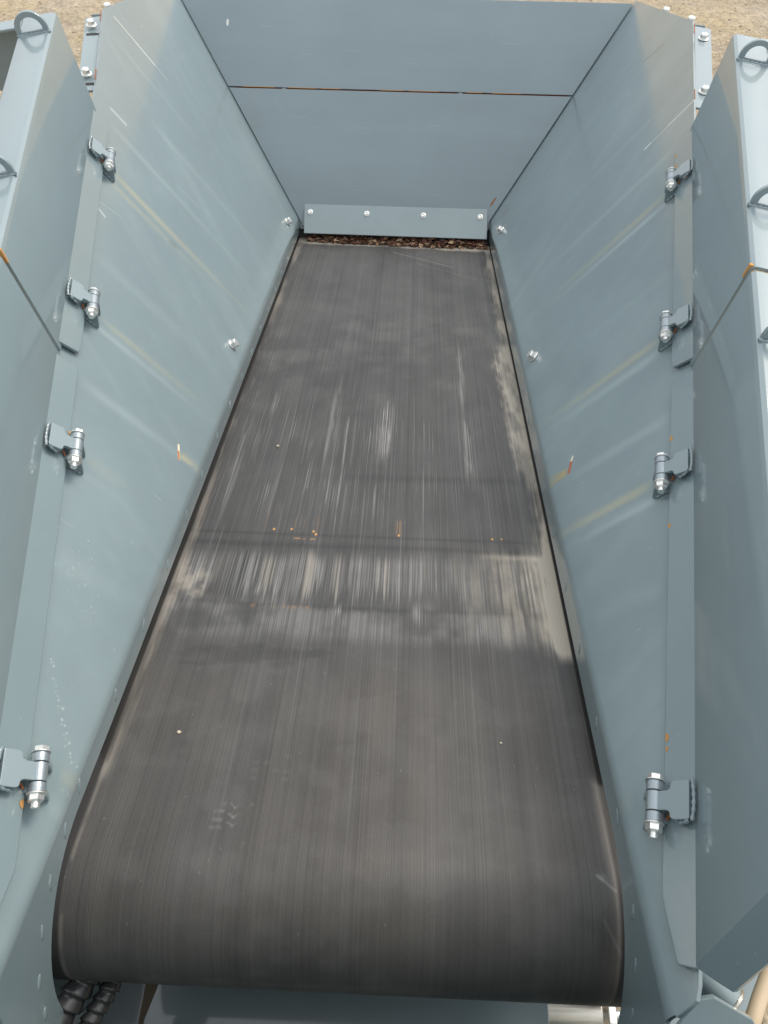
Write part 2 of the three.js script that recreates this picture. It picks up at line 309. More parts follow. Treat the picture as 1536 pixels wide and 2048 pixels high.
// ---------------------------------------------------------------- rear wall: two panels with an open rusty seam, backing strips, kick plate
{
  const T = 20 * Math.PI / 180, rx = V3(1, 0, 0), ry = bdir(0, Math.cos(T), -Math.sin(T)), rn = bdir(0, Math.sin(T), Math.cos(T));
  const o = bw(0, 0.05, -4.2), P = (x, h, n = 0) => o.clone().addScaledVector(rx, x).addScaledVector(ry, h).addScaledVector(rn, n);
  const half = (h, s, gap) => { const y = 0.05 + h * Math.cos(T); return s.fx + s.v[0] / s.v[1] * (y - s.fy) - s.sg * gap; };
  const cv = document.createElement('canvas'); cv.width = 1536; cv.height = 768; const x = cv.getContext('2d'), im = x.createImageData(1536, 768), d = im.data;
  for (let j = 0; j < 768; j++) for (let i = 0; i < 1536; i++) {
    const u = i / 1536 * 2.4, v = (1 - j / 768) * 1.2, bl = fbm(u * 3, v * 3, 4), hz = fbm(u * 2 + 8, v * 16, 3), k = (j * 1536 + i) * 4;
    const m = 1 + 0.18 * (bl - 0.5) + 0.1 * (hz - 0.5) + 0.03 * (hash(i, j) - 0.5);
    d[k] = lin2s(PAINT[0] * m); d[k + 1] = lin2s(PAINT[1] * m); d[k + 2] = lin2s(PAINT[2] * m * 1.03); d[k + 3] = 255;
  }
  x.putImageData(im, 0, 0);
  const X = (u) => (u + 1.2) / 2.4 * 1536, Y = (h) => 768 - h / 1.2 * 768;
  x.lineCap = 'round';
  for (const [r, a0, a1, al] of [[0.055, 0.3, 2.4, 0.3], [0.075, 0.2, 2.2, 0.35], [0.12, 0.6, 2.9, 0.45]]) { x.strokeStyle = `rgba(176,188,190,${al * 0.5})`; x.lineWidth = 2; x.beginPath(); x.ellipse(X(-0.52), Y(0.66), r / 2.4 * 1536, r / 1.2 * 768, 0, a0, a1); x.stroke(); }
  for (const u of [-0.79, -0.75, -0.73, -0.765]) { x.strokeStyle = `rgba(150,130,96,${rr(0.15, 0.3)})`; x.lineWidth = rr(1.5, 5); x.beginPath(); x.moveTo(X(u), Y(0.668)); x.lineTo(X(u + 0.01), Y(rr(0.42, 0.56))); x.stroke(); }
  for (const [u, h, w] of [[-0.5, 0.83, 0.05], [-0.3, 0.85, 0.1], [0.02, 0.8, 0.08], [-0.46, 0.5, 0.06], [-0.2, 0.5, 0.06], [0.15, 0.52, 0.07], [-0.23, 0.2, 0.06], [0.17, 0.19, 0.05], [0.5, 0.9, 0.1], [-0.7, 0.95, 0.05], [0.6, 0.5, 0.05]]) { x.strokeStyle = 'rgba(170,182,188,0.35)'; x.lineWidth = 1.6; x.beginPath(); x.moveTo(X(u), Y(h)); x.lineTo(X(u + w), Y(h - 0.004)); x.stroke(); }
  x.fillStyle = 'rgba(232,234,226,0.9)'; x.beginPath(); x.ellipse(X(-0.87), Y(0.96), 4, 10, 0.1, 0, 7); x.fill();
  for (let i = 0; i < 130; i++) { x.fillStyle = `rgba(220,226,224,${rr(0.1, 0.5)})`; x.beginPath(); x.ellipse(rr(0, 1536), rr(0, 768), rr(0.4, 1.4), rr(0.4, 1.4), 0, 0, 7); x.fill(); }
  const t = new THREE.CanvasTexture(cv); t.colorSpace = THREE.SRGBColorSpace; t.magFilter = THREE.LinearFilter;
  const mat = new THREE.MeshPhysicalMaterial({ map: t, ...paintParams });
  const panel = (h0, h1, tilt) => {
    const pts = [[half(h0, SIDE.L, 0.006), h0], [half(h0, SIDE.R, 0.006), h0], [half(h1, SIDE.R, 0.006), h1], [half(h1, SIDE.L, 0.006), h1]];
    const g = plate(P(0, 0), rx, ry, pts, 0.008, 0.001), uv = g.attributes.uv, p = g.attributes.position, q = V3();
    for (let i = 0; i < p.count; i++) { q.fromBufferAttribute(p, i).sub(o); uv.setXY(i, (q.dot(rx) + 1.2) / 2.4, q.dot(ry) / 1.2); }
    return part('rear_panel', g, mat, hopper);
  };
  const lower = panel(0.005, 0.6688); panel(0.6755, 1.085);
  const L0 = half(0.671, SIDE.L, 0.03), R0 = half(0.671, SIDE.R, 0.03);
  part('seam_backing', plate(P(0, 0, -0.02), rx, ry, [[L0, 0.63], [R0, 0.63], [R0, 0.71], [L0, 0.71]], 0.008, 0.001), rust, lower, 'rusty backing strip behind the open seam');
  // cut edges at the seam: rust in stretches
  for (const [a, b] of [[-0.8, -0.64], [-0.57, -0.42], [-0.4, -0.3], [-0.1, 0.02], [0.05, 0.2], [0.34, 0.42], [0.47, 0.62]]) part('rusty_edge', plate(P(0, 0, 0.0006), rx, ry, [[a, 0.6742], [b, 0.6742], [b, 0.6766], [a, 0.6766]], 0.006, 0), rustPale, lower);
  for (const a of [-0.6, 0.3]) part('tack_weld', bead([P(a, 0.671, -0.005), P(a + 0.022, 0.671, -0.005)], 0.004), paint, lower);
  for (const s of [SIDE.L, SIDE.R]) {
    const pts = [[half(0.0, s, -0.02), 0.0], [half(1.08, s, -0.004), 1.08], [half(1.08, s, 0.07), 1.08], [half(0.0, s, 0.07), 0.0]]; if (s.sg > 0) pts.reverse();
    part('corner_backing', plate(P(0, 0, -0.022), rx, ry, pts, 0.006, 0), paint, hopper);
  }
  part('rear_seal', plate(P(0, 0, -0.034), rx, ry, [[-0.66, -0.1], [0.66, -0.1], [0.66, 0.14], [-0.66, 0.14]], 0.008, 0), rubber, hopper);
  // kick plate over the belt
  const K = 40 * Math.PI / 180, ky = bdir(0, Math.cos(K), -Math.sin(K)), kn = bdir(0, Math.sin(K), Math.cos(K)), ko = bw(0, 0.0465, -4.141);
  const kick = part('kick_plate', plate(ko, rx, ky, [[-0.4815, 0], [0.4895, -0.004], [0.4875, 0.157], [-0.4855, 0.157]], 0.01, 0.0015), paint, hopper);
  for (let i = 0; i < 4; i++) {
    const c = ko.clone().addScaledVector(rx, -0.452 + i * 0.3008).addScaledVector(ky, 0.114).addScaledVector(kn, 0.0002);
    const w = part('washer', lathe(c, kn, [[0, 0], [0.0145, 0], [0.0145, 0.002], [0.0135, 0.003], [0, 0.003]]), zinc, kick);
    part('bolt_head', merge([lathe(c.clone().addScaledVector(kn, 0.003), kn, [[0.0045, 0.001], [0.0055, 0.005], [0.0085, 0.005], [0.0105, 0.002], [0.011, 0]]), lathe(c.clone().addScaledVector(kn, 0.003), kn, [[0, 0.0008], [0.0048, 0.0008]])]), zinc, w);
  }
  part('chip_of_rust', plate(P(0, 0, 0.001), rx, ry, [[0.498, 0.135], [0.512, 0.15], [0.532, 0.185], [0.522, 0.18], [0.507, 0.158]], 0.004, 0), rust, hopper);
}

// flange with bolts along the far end of the side walls' top edge
for (const k of ['L', 'R']) {
  const s = SIDE[k], z0 = k === 'L' ? -3.48 : -3.58, z1 = -2.98;
  const a = s.P(s.rim(z1), z1), b = s.P(k === 'L' ? 1.168 : 1.17, z0), dir = V3().subVectors(b, a), len = dir.length(); dir.normalize();
  const out = s.od.clone();
  let up = V3().crossVectors(dir, out).normalize(); if (up.y < 0) up.negate();
  const pts = [[0, 0.009], [len, 0.009], [len - 0.01, 0.07], [0, 0.07]];
  let g = plate(a.clone().addScaledVector(up, -0.02), dir, out, pts, 0.008, 0.001);
  const fl = part('rim_flange', g, paint, s.wall);
  for (const tt of [0.17, 0.83]) {
    const c = a.clone().addScaledVector(up, -0.011).addScaledVector(dir, len * tt).addScaledVector(out, 0.04);
    const w = part('washer', lathe(c, up, [[0, 0], [0.019, 0], [0.019, 0.004], [0, 0.004]]), zinc, fl);
    part('bolt_head', hex(c.clone().addScaledVector(up, 0.004), up, 0.0145, 0.016, 0.4), zinc, w);
    const c2 = c.clone().addScaledVector(dir, -0.05);
    part('slot', plate(c2.clone().addScaledVector(up, -0.008), dir, out, [[-0.008, -0.026], [0.008, -0.026], [0.008, 0.02], [-0.008, 0.02]], 0.002, 0), rubber, fl);
  }
  part('rusty_edge', plate(s.P(s.rim(z1) + 0.003, z1, -0.003), dir, s.n, [[0.03, -0.002], [0.1, -0.002], [0.1, 0.001], [0.03, 0.001]], 0.002, 0), rust, fl);
  part('rusty_edge', plate(s.P(s.rim(z1) + 0.003, z1, -0.003), dir, s.n, [[len - 0.09, -0.002], [len - 0.01, -0.002], [len - 0.01, 0.001], [len - 0.09, 0.001]], 0.002, 0), rust, fl);
  // bolts behind the sloping top edge
  const e0 = s.P(1.172, k === 'L' ? -3.5 : -3.6), e1 = s.P(1.165, -4.57), ed = V3().subVectors(e1, e0).normalize(), L2 = e0.distanceTo(e1);
  const f2 = part('rim_flange', plate(e0.clone().addScaledVector(V3(0, 1, 0), -0.02), ed, out, [[0.02, 0.012], [L2, 0.012], [L2, 0.06], [0.02, 0.06]], 0.008, 0.001), paint, s.wall);
  for (const tt of [0.14, 0.55]) { const c = e0.clone().addScaledVector(ed, L2 * tt).addScaledVector(out, 0.034).add(V3(0, -0.016, 0)); part('bolt_head', hex(c, V3(0, 1, 0), 0.016, 0.024, 0.2), zinc, f2); }
}

// ---------------------------------------------------------------- wings: folded upright panels hinged along the rim, with lifting eyes and straps
const WH = 0.297, FW = 0.108;
const HA = 0.74, HR = 0.85;                                                    // hinge proportions along the pin and across it
const HINGES = { L: [[0.767, -2.61], [0.53, -1.952], [0.357, -1.473], [0.101, -0.769]], R: [[0.755, -2.585], [0.516, -1.928], [0.347, -1.457], [0.102, -0.755]] };
function roundedStrap() {
  const sh = new THREE.Shape();
  sh.moveTo(-0.0163, 0.006); sh.lineTo(-0.0163, 0.022); sh.quadraticCurveTo(-0.0163, 0.034, -0.0237, 0.034); sh.quadraticCurveTo(-0.0326, 0.034, -0.0326, 0.044);
  sh.lineTo(-0.0326, 0.064); sh.quadraticCurveTo(-0.0326, 0.068, -0.0296, 0.068); sh.lineTo(0.0281, 0.068); sh.quadraticCurveTo(0.0326, 0.068, 0.0326, 0.062); sh.lineTo(0.0326, 0.046); sh.quadraticCurveTo(0.0326, 0.034, 0.0252, 0.034);
  sh.quadraticCurveTo(0.0163, 0.034, 0.0163, 0.022); sh.lineTo(0.0163, 0.006); return sh;
}
function wing(k, z0, z1, label, hs, eyes, kind) {
  const s = SIDE[k], A = s.P(s.rim(z0), z0).addScaledVector(s.od, -0.011), B = s.P(s.rim(z1), z1).addScaledVector(s.od, -0.011), len = A.distanceTo(B);
  const w = thing('hopper_wing', label, 'hopper wing', A.clone().lerp(B, 0.5), 'hinged wings along the hopper rim');
  const wp = (t, H, o = 0) => A.clone().addScaledVector(s.cd, t).addScaledVector(s.wu, H).addScaledVector(s.wo, o);
  // folded section
  const sh = new THREE.Shape(), t = 0.008, r = 0.016, q = r - t;
  sh.moveTo(0, -0.004); sh.lineTo(0, WH - r); sh.absarc(r, WH - r, r, Math.PI, Math.PI / 2, true); sh.lineTo(FW - r, WH); sh.absarc(FW - r, WH - r, r, Math.PI / 2, 0, true); sh.lineTo(FW, WH - 0.06);
  sh.lineTo(FW - t, WH - 0.06); sh.lineTo(FW - t, WH - r); sh.absarc(FW - r, WH - r, q, 0, Math.PI / 2, false); sh.lineTo(r, WH - t); sh.absarc(r, WH - r, q, Math.PI / 2, Math.PI, false); sh.lineTo(t, -0.004);
  const near = kind === 'near', L = len;
  let g = new THREE.ExtrudeGeometry(sh, { depth: L, bevelEnabled: false, curveSegments: 8, steps: 1 });
  if (near) { const p = g.attributes.position; for (let i = 0; i < p.count; i++) { const e = s.sg > 0 ? p.getZ(i) > L - 1e-4 : p.getZ(i) < 1e-4; if (e) p.setZ(i, p.getZ(i) - s.sg * 0.32 * p.getY(i)); } }
  g = toCreasedNormals(g, 0.5);
  g.applyMatrix4(basis(s.sg > 0 ? A : wp(L, 0), s.wo, s.wu));
  const panel = part('panel', g, paint, w);
  // strip lying over the wall
  const D = 0.062, hS = 0.0145, e0 = s.P(s.rim(z0), z0, hS);
  const st = near ? [[0.012, 0.026], [len, 0.026], [len, 0], [len - 0.004, -0.03], [len - 0.1, -D], [0.014, -D], [0.006, -D + 0.012]] : [[0.02, 0.026], [len - 0.018, 0.026], [len - 0.018, 0], [len - 0.03, -D + 0.006], [len - 0.045, -D], [0.05, -D], [0.03, -D + 0.012]];
  const flipS = V3().crossVectors(s.cd, s.e).dot(s.n) < 0;
  const stg = plate(e0, s.cd, s.e, st, 0.009, 0.002); if (flipS) stg.translate(-s.n.x * 0.009, -s.n.y * 0.009, -s.n.z * 0.009);
  const strip = part('base_strip', stg, paint, w);
  // hinge straps welded on the strip
  for (const [S, z] of hs) {
    const pin = s.P(S, z, 0.037), dE = V3().subVectors(s.P(s.rim(z), z, 0.037), pin).dot(s.e), off = Math.max(0, dE - 0.062);
    const te = s.e.clone().multiplyScalar(0.978).addScaledVector(s.n, -0.208), tn = s.n.clone().multiplyScalar(0.978).addScaledVector(s.e, 0.208);
    const sg = plate(pin.clone().addScaledVector(s.e, off * 0.7).addScaledVector(s.n, 0.0085), s.cd, te, roundedStrap(), 0.009, 0.0015);
    if (flipS) sg.translate(-tn.x * 0.009, -tn.y * 0.009, -tn.z * 0.009);
    const strap = part('hinge_strap', sg, paint, w);
    part('knuckle', lathe(pin.clone().addScaledVector(s.cd, -0.022 * HA), s.cd, [[0, 0], [0.0165, 0], [0.0172, 0.0012], [0.0172, 0.0428], [0.0165, 0.044], [0, 0.044]].map(([q, h]) => [q * HR, h * HA])), hingeSteel, strap);
    const b = (a, e, n = -0.011) => pin.clone().addScaledVector(s.cd, a * HA).addScaledVector(s.e, e + off * 0.7).addScaledVector(s.n, n);
    part('weld', bead([b(-0.046, 0.069), b(-0.02, 0.0715), b(0.02, 0.0715), b(0.046, 0.068)], 0.0034, 0.25), paint, strap);
    part('weld', bead([b(0.046, 0.068, -0.006), b(0.048, 0.054, -0.009), b(0.044, 0.038, -0.012), b(0.03, 0.034, -0.014)], 0.0032, 0.3), paint, strap);
    part('rust_stain', bead([b(0.022, 0.02, -0.016), b(0.034, 0.012, -0.017)], 0.0022), rust, strap);
  }
  // lifting eyes across the top flange
  for (const tz of eyes) {
    const base = wp(0, WH, FW * 0.5).addScaledVector(s.cd, tz), es = new THREE.Shape(), R = 0.047, q2 = 0.031;
    es.absarc(0, 0.012, R, 0, Math.PI, false); es.lineTo(-R, -0.002); es.lineTo(R, -0.002); const ho = new THREE.Path(); ho.absarc(0, 0.012, q2, 0, Math.PI, false); ho.lineTo(-q2, 0.008); ho.lineTo(q2, 0.008); es.holes.push(ho);
    const eye = part('lifting_eye', plate(base, s.wo, s.wu, es, 0.012, 0.002), paint, w);
    part('weld', bead([base.clone().addScaledVector(s.wo, -R - 0.004).addScaledVector(s.cd, s.sg > 0 ? 0.002 : 0.013), base.clone().addScaledVector(s.wo, R).addScaledVector(s.cd, s.sg > 0 ? 0.002 : 0.013)], 0.0035), paint, eye);
  }
  if (!near) {
    // far end: top rail running outwards with a tapering gusset under it
    const o = wp(0, WH - 0.002, FW - 0.004);
    const rail = part('end_rail', plate(o, s.wo, s.cd, s.sg > 0 ? [[0, 0], [0, 0.06], [0.5, 0.06], [0.5, 0]] : [[0, 0], [0.5, 0], [0.5, 0.06], [0, 0.06]], 0.008, 0.002), paint, w);
    part('end_gusset', plate(wp(0.006, 0, 0.009), s.wo, s.wu, [[0, 0.02], [0.14, 0.06], [0.56, WH - 0.05], [0.56, WH - 0.012], [0, WH - 0.012]], 0.008, 0.001), paint, w);
    part('rusty_edge', plate(wp(len - 0.0005, WH - 0.045, 0.0), s.wo, s.wu, [[-0.003, 0.012], [0.006, 0.012], [0.006, 0.045], [-0.003, 0.045]], 0.008, 0.001), rustPale, w, 'bare orange rusted tab at the top of the joint');
  } else {
    const cr = s.wu.clone().addScaledVector(s.cd, -0.32).normalize(), fd = s.cd.clone().multiplyScalar(Math.cos(0.36)).addScaledVector(s.wo, Math.sin(0.36)); fd.addScaledVector(cr, -fd.dot(cr)).normalize();
    const pts = [[-0.001, -0.002], [0.003, 0.012], [0.026, 0.035], [0.056, 0.068], [0.06, 0.29], [-0.001, 0.29]];
    const fg = plate(wp(L, 0, 0), fd, cr, pts, 0.008, 0.0008), fn = V3().crossVectors(fd, cr); if (fn.dot(s.wo) > 0) fg.translate(fn.x * 0.008, fn.y * 0.008, fn.z * 0.008);
    part('bent_end_flap', fg, paint, w);
  }
  for (const [z, d, r] of near ? (k === 'R' ? [[-1.54, 0.004, 0.006], [-1.3, 0.003, 0.005], [-0.85, 0.006, 0.006], [-0.83, 0.006, 0.004]] : [[-0.7, 0.005, 0.006], [-1.5, 0.004, 0.004]]) : (k === 'R' ? [[-2.72, 0.004, 0.006], [-2.66, 0.004, 0.006]] : [])) {
    const c = s.P(s.rim(z), z, hS + 0.0006).addScaledVector(s.e, -D + d);
    part('rust_spot', plate(c, s.cd, s.e, [[-r * 1.6, -r * 0.5], [0, -r * 0.6], [r * 1.4, -r * 0.3], [r * 0.5, r * 0.6], [-r * 0.6, r * 0.9]], 0.001, 0), rustPale, strip);
  }
  return w;
}
wing('L', -2.82, -1.728, 'far upright wing on the left rim with lifting eyes on its top flange', HINGES.L.slice(0, 2), [0.115, 0.86], 'far');
wing('L', -1.713, -0.51, 'near upright wing on the left rim, mostly cut by the frame', HINGES.L.slice(2), [0.12], 'near');
wing('R', -2.81, -1.742, 'far upright wing on the right rim, scratched above its joint', HINGES.R.slice(0, 2), [0.165, 0.9], 'far');
wing('R', -1.727, -0.506, 'near upright wing on the right rim ending in a bent flap', HINGES.R.slice(2), [0.22, 0.8], 'near');

// lugs and bolts that carry the straps, fixed to the walls
for (const k of ['L', 'R']) {
  const s = SIDE[k];
  for (const [S, z] of HINGES[k]) {
    const pin = s.P(S, z, 0.037), at = (a, e = 0, n = 0) => pin.clone().addScaledVector(s.cd, a * HA).addScaledVector(s.e, e).addScaledVector(s.n, n);
    const lugs = [];
    for (const a of [-0.035, 0.035]) {
      const sh = new THREE.Shape();
      sh.moveTo(0.012, -0.0365); sh.lineTo(-0.05, -0.0365); sh.quadraticCurveTo(-0.055, -0.036, -0.054, -0.031); sh.lineTo(-0.05, -0.027); sh.quadraticCurveTo(-0.034, -0.014, -0.012, 0.005); sh.lineTo(0.006, 0.01); sh.quadraticCurveTo(0.012, -0.01, 0.012, -0.0365);
      const g = plate(at(a), s.e, s.n, sh, 0.011, 0.0015); const zz = V3().crossVectors(s.e, s.n).dot(s.cd); g.translate(s.cd.x * 0.0055 * Math.sign(zz), s.cd.y * 0.0055 * Math.sign(zz), s.cd.z * 0.0055 * Math.sign(zz));
      const lug = part('hinge_lug', g, paint, hopper); lugs.push(lug);
      part('collar', lathe(at(a + (a > 0 ? -0.0105 : -0.0115)), s.cd, [[0, 0], [0.0165, 0], [0.0176, 0.0012], [0.0176, 0.0208], [0.0165, 0.022], [0, 0.022]].map(([q, h]) => [q * HR, h * HA])), hingeSteel, lug);
      part('weld', bead([at(a + 0.007, 0.01, -0.034), at(a + 0.007, -0.045, -0.034)], 0.0035), paint, lug);
    }
    const up = s.cd.clone().negate();
    const bolt = part('hinge_bolt', merge([cyl(at(-0.05), at(0.081), 0.0072, 14), hex(at(-0.0515), up, 0.0138, 0.0095, rr(0, 1))]), zinc, hopper);
    part('washer', lathe(at(-0.0468), up, [[0.006, 0], [0.0168, 0], [0.0168, 0.0024], [0.0156, 0.003], [0.006, 0.0027]]), zinc, bolt);
    part('washer', lathe(at(0.0468), s.cd, [[0.006, 0], [0.0168, 0], [0.0168, 0.0024], [0.0156, 0.003], [0.006, 0.0027]]), zinc, bolt);
    part('nut', hex(at(0.0507), s.cd, 0.0138, 0.0125, rr(0, 1)), zinc, bolt);
  }
}

// ---------------------------------------------------------------- conveyor belt
{
  const R = 0.17, CZ = -0.76, Z0 = -4.32, HW = 0.565, prof = [];             // outer surface: flat run, drum, return run
  for (let z = Z0; z < CZ; z += 0.04) prof.push([z, 0, 0, 1]);
  for (let a = 90; a >= -90; a -= 3) { const t = a * Math.PI / 180; prof.push([CZ + R * Math.cos(t), -R + R * Math.sin(t), Math.cos(t), Math.sin(t)]); }
  prof.push([-2.0, -2 * R - 0.02, 0, -1]);
  const XS = 12, pos = [], nor = [], uv = [], idx = []; let sl = 0; const LEN = 4.62;
  const arcs = prof.map((p, i) => { if (i) sl += Math.hypot(p[0] - prof[i - 1][0], p[1] - prof[i - 1][1]); return sl; });
  for (let L = 0; L < 2; L++) prof.forEach((p, i) => {
    for (let j = 0; j <= XS; j++) {
      const x = -HW + 2 * HW * j / XS, sag = p[3] > 0.99 && p[0] < CZ - 0.2 ? -0.004 * (1 + Math.sin(p[0] * 5.2)) * Math.cos(x * 2.6) * sstep(CZ - 0.2, CZ - 0.7, p[0]) : 0;
      const w = bw(x, p[1] + sag - p[3] * 0.012 * L, p[0] - p[2] * 0.012 * L), n = bdir(0, p[3], p[2]).multiplyScalar(L ? -1 : 1);
      pos.push(w.x, w.y, w.z); nor.push(n.x, n.y, n.z); uv.push(j / XS, arcs[i] / LEN);
    }
  });
  const W = XS + 1, n = prof.length;
  for (let L = 0; L < 2; L++) for (let i = 0; i < n - 1; i++) for (let j = 0; j < XS; j++) { const a = L * n * W + i * W + j, b = a + W; if (L) idx.push(a, a + 1, b, b, a + 1, b + 1); else idx.push(a, b, a + 1, b, b + 1, a + 1); }
  for (const j of [0, XS]) for (let i = 0; i < n - 1; i++) { const a = i * W + j, b = a + W, c = a + n * W, d = b + n * W; idx.push(a, c, b, b, c, d); }
  const g = new THREE.BufferGeometry(); g.setAttribute('position', new THREE.Float32BufferAttribute(pos, 3)); g.setAttribute('normal', new THREE.Float32BufferAttribute(nor, 3)); g.setAttribute('uv', new THREE.Float32BufferAttribute(uv, 2)); g.setIndex(idx);
  // worn rubber with dust: (x across, z along; past the drum z carries on as arc length)
  const TW = 1536, TH = 2048, dustA = new Float32Array(TW * TH);
  const g1 = (v, c, w) => Math.exp(-(((v - c) / w) ** 2));
  const box = (v, a, b, e) => sstep(a - e, a + e, v) * (1 - sstep(b - e, b + e, v));
  const stroke = (x, z, x0, z0, x1, z1, w) => { const dx = x1 - x0, dz = z1 - z0, t = clamp(((x - x0) * dx + (z - z0) * dz) / (dx * dx + dz * dz)), d = Math.hypot(x - x0 - t * dx, z - z0 - t * dz); return 1 - sstep(w * 0.4, w, d); };
  const orange = [[-0.278, -1.711], [-0.228, -1.714], [-0.164, -1.707], [-0.156, -1.694], [0.08, -1.703], [0.346, -1.701], [0.372, -1.703]];
  const tread = [];                                                           // boot print: a column of lugs, two of chevrons, a fan at the toe
  for (let r = 0; r < 5; r++) tread.push([-0.262, -0.845 + r * 0.017, -0.247, -0.846 + r * 0.017, 0.006]);
  for (let r = 0; r < 3; r++) for (const c of [-0.224, -0.2]) tread.push([c - 0.009, -0.846 + r * 0.02, c, -0.838 + r * 0.02, 0.0035], [c, -0.838 + r * 0.02, c + 0.009, -0.847 + r * 0.02, 0.0035]);
  for (let r = 0; r < 4; r++) tread.push([-0.25 + r * 0.017, -0.757 + 0.004 * Math.sin(r * 2), -0.24 + r * 0.015, -0.772 + 0.005 * (r % 2), 0.0055]);
  const tread2 = []; for (let r = 0; r < 5; r++) for (let c = 0; c < 4; c++) if (hash(r + 20, c) > 0.4) tread2.push([-0.2 + c * 0.022, -0.96 + r * 0.018, 0.007, 0.005]);
  const map = dataTex(TW, TH, (i, j, c) => {
    const x = -HW + 2 * HW * (i + 0.5) / TW, z = Z0 + LEN * (j + 0.5) / TH;
    const fs = vnoise(x * 420, z * 1.1), fs2 = vnoise(x * 150 + 31, z * 0.8 + 5), fs3 = vnoise(x * 38 + 7, z * 0.5), blot = fbm(x * 5, z * 3.2, 4), blot2 = fbm(x * 14 + 4, z * 11, 4), hb = fbm(x * 1.5 + 2, z * 9, 3), gr = hash(i, j);
    // worn surface tone: browner and smoother over the drum end, bluish and darker in the middle
    const near = sstep(-1.32, -1.12, z + 0.04 * (blot - 0.5)), far = 1 - sstep(-3.4, -2.7, z + 0.5 * (blot - 0.5));
    let tone = 0.049 + 0.006 * near + 0.02 * far;
    tone *= 1 + 0.2 * (fs - 0.5) + 0.17 * (fs2 - 0.5) + 0.14 * (fs3 - 0.5) + 0.55 * (blot - 0.5) * (1 - 0.5 * near) + 0.34 * (blot2 - 0.5) + 0.3 * (gr - 0.5) + 0.22 * (vnoise(x * 800, z * 2.3) - 0.5) + 0.3 * near * (fbm(x * 22 + 50, z * 0.9, 3) - 0.5) + 0.35 * near * (fbm(x * 3 + 8, z * 5, 3) - 0.5);
    const bwn = near * (0.7 + 0.9 * (fbm(x * 8 + 20, z * 2.5, 3) - 0.5)); let r = tone * (1.01 + 0.08 * bwn), gg = tone, b = tone * (1.0 - 0.1 * bwn);
    // pale dust: d grey, t tan
    let d = 0, t = 0;
    const sh = vnoise(x * 300 + 77, 3.3), shb = vnoise(x * 110 + 5, 8.1), hot = fbm(x * 7 + 3, 1.5, 2);
    // streaked zone further up
    const top = -2.62 + 0.35 * shb, bot = -1.86 + 0.28 * sh;
    const brk = sstep(0.3, 0.62, fbm(x * 90 + 2, z * 7 + 1, 3));
    d += 0.55 * sstep(0.66, 0.97, vnoise(x * 620, z * 3.1 + 4)) * box(z, top, bot, 0.12) * (0.35 + 0.7 * sstep(0.4, 0.7, hot)) * brk;
    d += 0.3 * sstep(0.6, 0.95, vnoise(x * 210 + 60, z * 1.7 + 4)) * box(z, top + 0.1, bot, 0.15) * sstep(0.4, 0.75, hot) * brk;
    d += 0.16 * sstep(0.72, 0.98, vnoise(x * 700 + 33, z * 1.3)) * box(z, -3.7, -1.0, 0.2);
    d += 0.55 * sstep(0.55, 0.9, vnoise(x * 240 + 9, z * 1.6)) * g1(x, 0.297, 0.022) * box(z, -2.95, -1.96, 0.1);
    const stk = sstep(0.3, 0.75, vnoise(x * 520 + 3, z * 5)) * (0.5 + 0.9 * fbm(x * 50, z * 16, 3)), rag = 0.02 * (fbm(x * 30 + 6, z * 9, 3) - 0.5);
    d += 0.75 * g1(x + rag, 0.300, 0.017) * box(z + 4 * rag, -2.36, -2.0, 0.09) * stk + 0.5 * g1(x + rag, 0.295, 0.012) * box(z + 4 * rag, -2.88, -2.46, 0.08) * stk;
    d += 0.85 * g1(x + 1.6 * rag, 0.022 - 0.02 * (z + 2.25), 0.02) * box(z + 4 * rag, -2.44, -2.11, 0.06) * stk + 0.35 * g1(x, -0.17, 0.006) * box(z, -2.5, -2.1, 0.1);
    d += 0.5 * sstep(0.5, 0.8, fbm(x * 26 + 4, z * 5, 3)) * box(x, -0.5, -0.36, 0.05) * box(z, -2.9, -2.0, 0.1) * sstep(0.45, 0.85, vnoise(x * 380, z * 4));
    d += 0.12 * sstep(0.4, 0.8, fbm(x * 9 + 2, z * 10, 5)) * box(z, -3.3, -2.4, 0.3) * (0.4 + 0.9 * fs);
    // smeared band: black wiped streaks through dust
    const bt = -1.60 + 0.03 * (vnoise(x * 30, 2) - 0.5) - 0.02 * x, bb = -1.46 + 0.09 * (sh - 0.5) + 0.05 * (vnoise(x * 60, 9) - 0.5);
    const band = box(z, bt, bb, 0.035);
    d += band * (0.05 + (0.3 * sstep(0.35, 0.85, vnoise(x * 420 + 2, z * 2.5)) + 0.18 * sstep(0.4, 0.8, vnoise(x * 120 + 21, z * 3))) * (0.5 + 0.9 * hot) * (0.4 + 1.1 * fbm(x * 18, z * 14, 3)));
    const wiped = band * sstep(0.6, 0.72, vnoise(x * 170 + 50, z * 2.5)) * sstep(0.35, 0.6, fbm(x * 9 + 40, 2, 2));
    t += 0.32 * band * sstep(0.6, 0.85, vnoise(x * 26 + 12, 6)) * sstep(0.3, 0.7, fs);
    d += 0.34 * sstep(0.42, 0.72, blot2 * 0.6 + hb * 0.5) * box(z, -1.42, -1.3, 0.035) * (0.5 + 0.7 * sstep(0.3, 0.7, fs));
    for (const [sx, sz, w, l] of [[-0.07, -1.4, 0.012, 0.02], [0.136, -1.39, 0.014, 0.03], [0.29, -1.33, 0.022, 0.05], [-0.28, -1.45, 0.01, 0.02], [-0.44, -1.5, 0.015, 0.03]]) d += 0.6 * g1(x + rag, sx, w) * g1(z + 2 * rag, sz, l) * stk;
